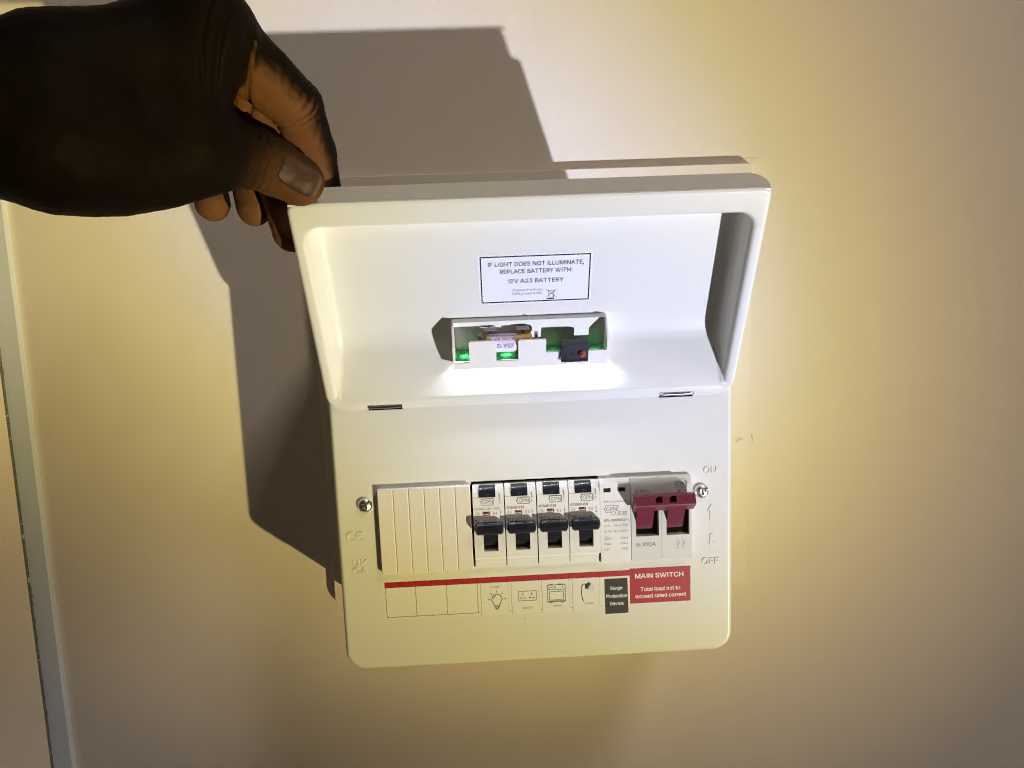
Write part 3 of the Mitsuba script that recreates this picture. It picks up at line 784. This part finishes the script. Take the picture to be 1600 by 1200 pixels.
CHAINS = [
    (['arm_up0', 'arm_up1'], 'palm'), (['arm_lo0', 'arm_lo1'], 'palm'), (['arm_up1', 'mc_i0'], 'palm'), (['mc_i0', 'mc_i1'], 'palm'), (['arm_lo1', 'cmc'], 'palm'), (['cmc', 'th_b', 'th_c', 't0'], 'palm'),
    (['w', 'm0'], 'palm'), (['w', 'r0'], 'palm'), (['w', 'p0'], 'palm'), (['mc_i1', 'm0', 'r0', 'p0'], 'palm'), (['w', 'cmc'], 'palm'),
    (['t0', 't1', 't2', 't3'], 'thumb'), (['i0', 'i1', 'i2', 'i3', 'i4'], 'index'), (['m0', 'm1', 'm2', 'm3'], 'middle'), (['r0', 'r1', 'r2', 'r3'], 'ring'), (['p0', 'p1', 'p2', 'p3'], 'little'),
    (['fa', 'fb'], 'palm'), (['f1a', 'f1b'], 'web'), (['f2a', 'f2b'], 'web2')]


def seg_sdf(p, a, b):
    A, B = np.array(a[:3]), np.array(b[:3])
    d = B - A
    t = np.clip(((p - A) @ d) / (d @ d), 0, 1)
    return np.linalg.norm(p - A - t[:, None] * d, axis=1) - (a[3] + t * (b[3] - a[3]))


def smin(a, b, k):
    h = np.maximum(k - np.abs(a - b), 0) / k
    return np.minimum(a, b) - h * h * k * .25


def hand_sdf(p):
    g = {}
    for names, grp in CHAINS:
        k = {'palm': 14.0}.get(grp, 2.2)
        for u, v in zip(names[:-1], names[1:]):
            d = seg_sdf(p, J[u], J[v])
            g[grp] = d if grp not in g else smin(g[grp], d, k)
    out = smin(g['palm'], g['thumb'], 9.0)
    out = smin(out, g['web'], 4.0)
    out = smin(out, g['web2'], 3.5)
    for f in ('index', 'middle', 'ring', 'little'):
        # a finger blends into the palm near its root and only there
        root = np.array(J[{'index': 'i0', 'middle': 'm0', 'ring': 'r0', 'little': 'p0'}[f]][:3])
        near = np.clip(1 - np.linalg.norm(p - root, axis=1) / 34.0, 0, 1)
        out = smin(out, g[f], 0.6 + 9.0 * near)
    # wrinkles across the thumb's knuckle and the finger joints
    for a, b, c, w in (('t0', 't1', 't2', .75), ('i0', 'i1', 'i2', .4)):
        P, d = np.array(J[b][:3]), np.array(J[c][:3]) - np.array(J[a][:3])
        s = (p - P) @ (d / np.linalg.norm(d))
        r = np.linalg.norm(p - P, axis=1)
        out = out + w * np.sin(s * 1.75 + .9 * np.sin(p[:, 1] * .55) + .5 * np.sin(p[:, 2] * .8)) * np.exp(-(s / 5.5) ** 2) * np.exp(-(r / 17.0) ** 6)
    # creases in the web between thumb and index finger
    for line, dep, wd in CREASES:
        d = np.full(len(p), 1e9)
        for a, b in zip(line[:-1], line[1:]):
            d = np.minimum(d, seg_sdf(p - np.outer((p - np.array(a)) @ VIEW, VIEW), (*(np.array(a) - VIEW * 0), 0), (*(np.array(b) - VIEW * ((np.array(b) - np.array(a)) @ VIEW)), 0)))
        out = out + dep * np.exp(-(d / wd) ** 2) * (np.abs((p - np.array(line[1])) @ VIEW) < 26)
    out = out + 1.5 * (meshkit.fbm(p / 15.0, 2, 7) - .5) + .35 * (meshkit.noise(p / 2.6, 3) - .5)
    return out


def surface_nets(fn, lo, hi, h):
    ax_ = [np.arange(a, b + h, h) for a, b in zip(lo, hi)]
    shp = tuple(len(a) for a in ax_)
    G = np.stack(np.meshgrid(*ax_, indexing='ij'), -1).reshape(-1, 3)
    # coarse pass first; the fine one only near the surface
    st = 4
    cs = G.reshape(*shp, 3)[::st, ::st, ::st]
    FC = np.concatenate([fn(q) for q in np.array_split(cs.reshape(-1, 3), 8)]).reshape(cs.shape[:3])
    near_ = np.abs(FC) < st * h * 1.9
    pick = [np.minimum(np.arange(n_) // st, m_ - 1) for n_, m_ in zip(shp, FC.shape)]
    grow = near_.copy()
    for d_ in range(3):
        grow |= np.roll(near_, 1, d_) | np.roll(near_, -1, d_)
        near_ = grow.copy()
    F = FC[np.ix_(*pick)].astype(float).copy()
    do = np.flatnonzero(near_[np.ix_(*pick)].ravel())
    Fr = F.reshape(-1)
    for i in range(0, len(do), 200000):
        Fr[do[i:i + 200000]] = fn(G[do[i:i + 200000]])
    F = Fr.reshape(shp)
    ins = F < 0
    c = [ins[i:shp[0] - 1 + i, j:shp[1] - 1 + j, k:shp[2] - 1 + k] for i in (0, 1) for j in (0, 1) for k in (0, 1)]
    cnt = sum(q.astype(int) for q in c)
    act = (cnt > 0) & (cnt < 8)
    idx = -np.ones(act.shape, int)
    idx[act] = np.arange(act.sum())
    cell_ = np.argwhere(act)
    acc, num = np.zeros((len(cell_), 3)), np.zeros(len(cell_))
    off = [(i, j, k) for i in (0, 1) for j in (0, 1) for k in (0, 1)]
    for a in range(8):
        for b in range(a + 1, 8):
            if sum(abs(np.array(off[a]) - np.array(off[b]))) != 1:
                continue
            ia, ib = cell_ + off[a], cell_ + off[b]
            fa, fb = F[tuple(ia.T)], F[tuple(ib.T)]
            m = (fa < 0) != (fb < 0)
            t = np.where(m, fa / np.where(fa == fb, 1, fa - fb), 0)
            acc += np.where(m[:, None], ia + t[:, None] * (ib - ia), 0)
            num += m
    V = np.array(lo) + acc / num[:, None] * h
    quads = []
    for d in range(3):
        e1, e2 = [k for k in range(3) if k != d]
        A = np.argwhere(np.take(ins, range(0, shp[d] - 1), d) != np.take(ins, range(1, shp[d]), d))
        A = A[(A[:, e1] > 0) & (A[:, e2] > 0) & (A[:, e1] < shp[e1] - 1) & (A[:, e2] < shp[e2] - 1)]
        u1, u2 = np.eye(3, dtype=int)[e1], np.eye(3, dtype=int)[e2]
        q = np.stack([idx[tuple((A - u1 - u2).T)], idx[tuple((A - u2).T)], idx[tuple(A.T)], idx[tuple((A - u1).T)]], 1)
        flip = ins[tuple(A.T)] ^ (d == 1)
        q[~flip] = q[~flip][:, ::-1]
        quads.append(q)
    q = np.vstack(quads)
    return trimesh.Trimesh(V, np.vstack([q[:, [0, 1, 2]], q[:, [0, 2, 3]]]), process=False)


hand = surface_nets(hand_sdf, (-196, 184, -4), (0, 318, 182), 1.0)
ring = trimesh.graph.edges_to_coo(hand.edges_unique, count=len(hand.vertices)).astype(float)
ring = ring + ring.T
deg = np.asarray(ring.sum(1)).reshape(-1, 1)
hv = np.array(hand.vertices)
for _ in range(3):
    hv = .4 * hv + .6 * (ring @ hv) / deg
for _ in range(2):
    g_ = np.stack([hand_sdf(hv + np.eye(3)[k] * .4) - hand_sdf(hv - np.eye(3)[k] * .4) for k in range(3)], 1) / .8
    hv = hv - np.clip(hand_sdf(hv), -1, 1)[:, None] * g_ / np.maximum((g_ * g_).sum(1, keepdims=True), .25) * .8
hand = trimesh.Trimesh(hv, hand.faces, process=False)
eps = .6
grad = np.stack([hand_sdf(hv + np.eye(3)[k] * eps) - hand_sdf(hv - np.eye(3)[k] * eps) for k in range(3)], 1)
grad /= np.linalg.norm(grad, axis=1, keepdims=True)
# skin colour: dark back with shade painted in, lighter brown inner finger sides
DARK_SHADED, BROWN = np.array([0.0055, 0.0036, 0.0026]), np.array([0.125, 0.053, 0.022])


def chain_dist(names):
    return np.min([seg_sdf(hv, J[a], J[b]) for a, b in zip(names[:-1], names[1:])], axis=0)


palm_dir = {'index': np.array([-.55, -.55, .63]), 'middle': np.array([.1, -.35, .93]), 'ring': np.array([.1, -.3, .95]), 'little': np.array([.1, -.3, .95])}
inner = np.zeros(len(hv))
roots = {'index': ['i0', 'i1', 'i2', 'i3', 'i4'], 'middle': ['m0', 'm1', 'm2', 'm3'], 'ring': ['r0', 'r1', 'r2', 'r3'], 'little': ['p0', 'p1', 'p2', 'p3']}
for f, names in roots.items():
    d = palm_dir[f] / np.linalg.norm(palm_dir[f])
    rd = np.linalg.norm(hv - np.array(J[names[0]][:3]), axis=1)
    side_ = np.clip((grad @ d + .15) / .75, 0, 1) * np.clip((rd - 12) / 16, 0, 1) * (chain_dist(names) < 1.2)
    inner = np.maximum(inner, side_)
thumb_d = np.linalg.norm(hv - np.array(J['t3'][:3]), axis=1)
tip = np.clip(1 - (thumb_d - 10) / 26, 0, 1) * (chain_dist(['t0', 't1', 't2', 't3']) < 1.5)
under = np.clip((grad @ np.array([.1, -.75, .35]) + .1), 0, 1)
inner = np.maximum(inner, tip * (.34 + .45 * under))  # light painted on the thumb: browner to the tip, most underneath
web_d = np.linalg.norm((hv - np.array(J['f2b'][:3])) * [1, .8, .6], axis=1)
inner = np.maximum(inner, .42 * np.exp(-(web_d / 9.0) ** 2))  # web folds lightened in colour as if light caught their edges
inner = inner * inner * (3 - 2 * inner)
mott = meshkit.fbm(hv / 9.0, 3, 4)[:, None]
skin = (DARK_SHADED * (1 - inner[:, None]) + BROWN * inner[:, None]) * (.75 + .5 * mott)
tag('person', 'bare dark-skinned left hand pinching the open lid by its top left corner', 'person')
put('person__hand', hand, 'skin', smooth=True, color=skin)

# the thumb nail, laid on the skin
ta, tb = np.array(J['t2'][:3]), np.array(J['t3'][:3])
axis = (tb - ta) / np.linalg.norm(tb - ta)
toward = CAM - tb
nn = toward - (toward @ axis) * axis
nn /= np.linalg.norm(nn)
sd = np.cross(nn, axis)
nn = nn * math.cos(.18) + sd * math.sin(.18)
sd = np.cross(nn, axis)
centre = tb - axis * 1.0
gs, gt = 25, 21
pts, mask = [], []
for s in np.linspace(-1, 1, gs):
    for t in np.linspace(-1, 1, gt):
        wid = 6.8 * (1 - .05 * s * s) * (1 if abs(s) < .55 else math.sqrt(max(1 - ((abs(s) - .55) / .45) ** 2 * (.75 if s > 0 else .45), 0)))
        o = centre + axis * (s * 9.6) + sd * (t * wid)
        pts.append(o)
pts = np.array(pts)
# march from outside along -nn to the skin, then rest half a millimetre proud, the rim tucked in
q = pts + nn * 22
for _ in range(60):
    q = q - nn * (hand_sdf(q) * .8)[:, None]
    deep = np.maximum(4.5 - (q - pts) @ nn, 0)          # never past the thumb's flank
    q = q + nn * deep[:, None]
S_, T_ = np.meshgrid(np.linspace(-1, 1, gs), np.linspace(-1, 1, gt), indexing='ij')
edge = np.maximum(np.abs(S_), np.abs(T_)).ravel()
lift = np.where(edge > .93, -.5, .42) + .18 * np.clip(S_.ravel(), 0, 1)
lift[(T_.ravel() == 0)] += 0
q = q + nn * lift[:, None]
ii = np.arange(gs * gt).reshape(gs, gt)
qf = np.stack([ii[:-1, :-1], ii[1:, :-1], ii[1:, 1:], ii[:-1, 1:]], -1).reshape(-1, 4)
nm = trimesh.Trimesh(q, np.vstack([qf[:, [0, 1, 2]], qf[:, [0, 2, 3]]]), process=False)
ncol = np.array([.048, .023, .015]) * (.85 + .3 * meshkit.fbm(np.c_[T_.ravel() * 9, S_.ravel() * 1.3, T_.ravel() * 0], 2, 8))[:, None]
rim_ = np.clip((S_.ravel() - .74) / .16, 0, 1)[:, None]
ncol = ncol * (1 - rim_) + np.array([.10, .064, .043]) * rim_
put('person__thumbnail', nm, 'nail', smooth=True, color=ncol)

for k in list(scene):
    if k.endswith('print'):
        labels.setdefault(k, {})['kind'] = 'stuff'
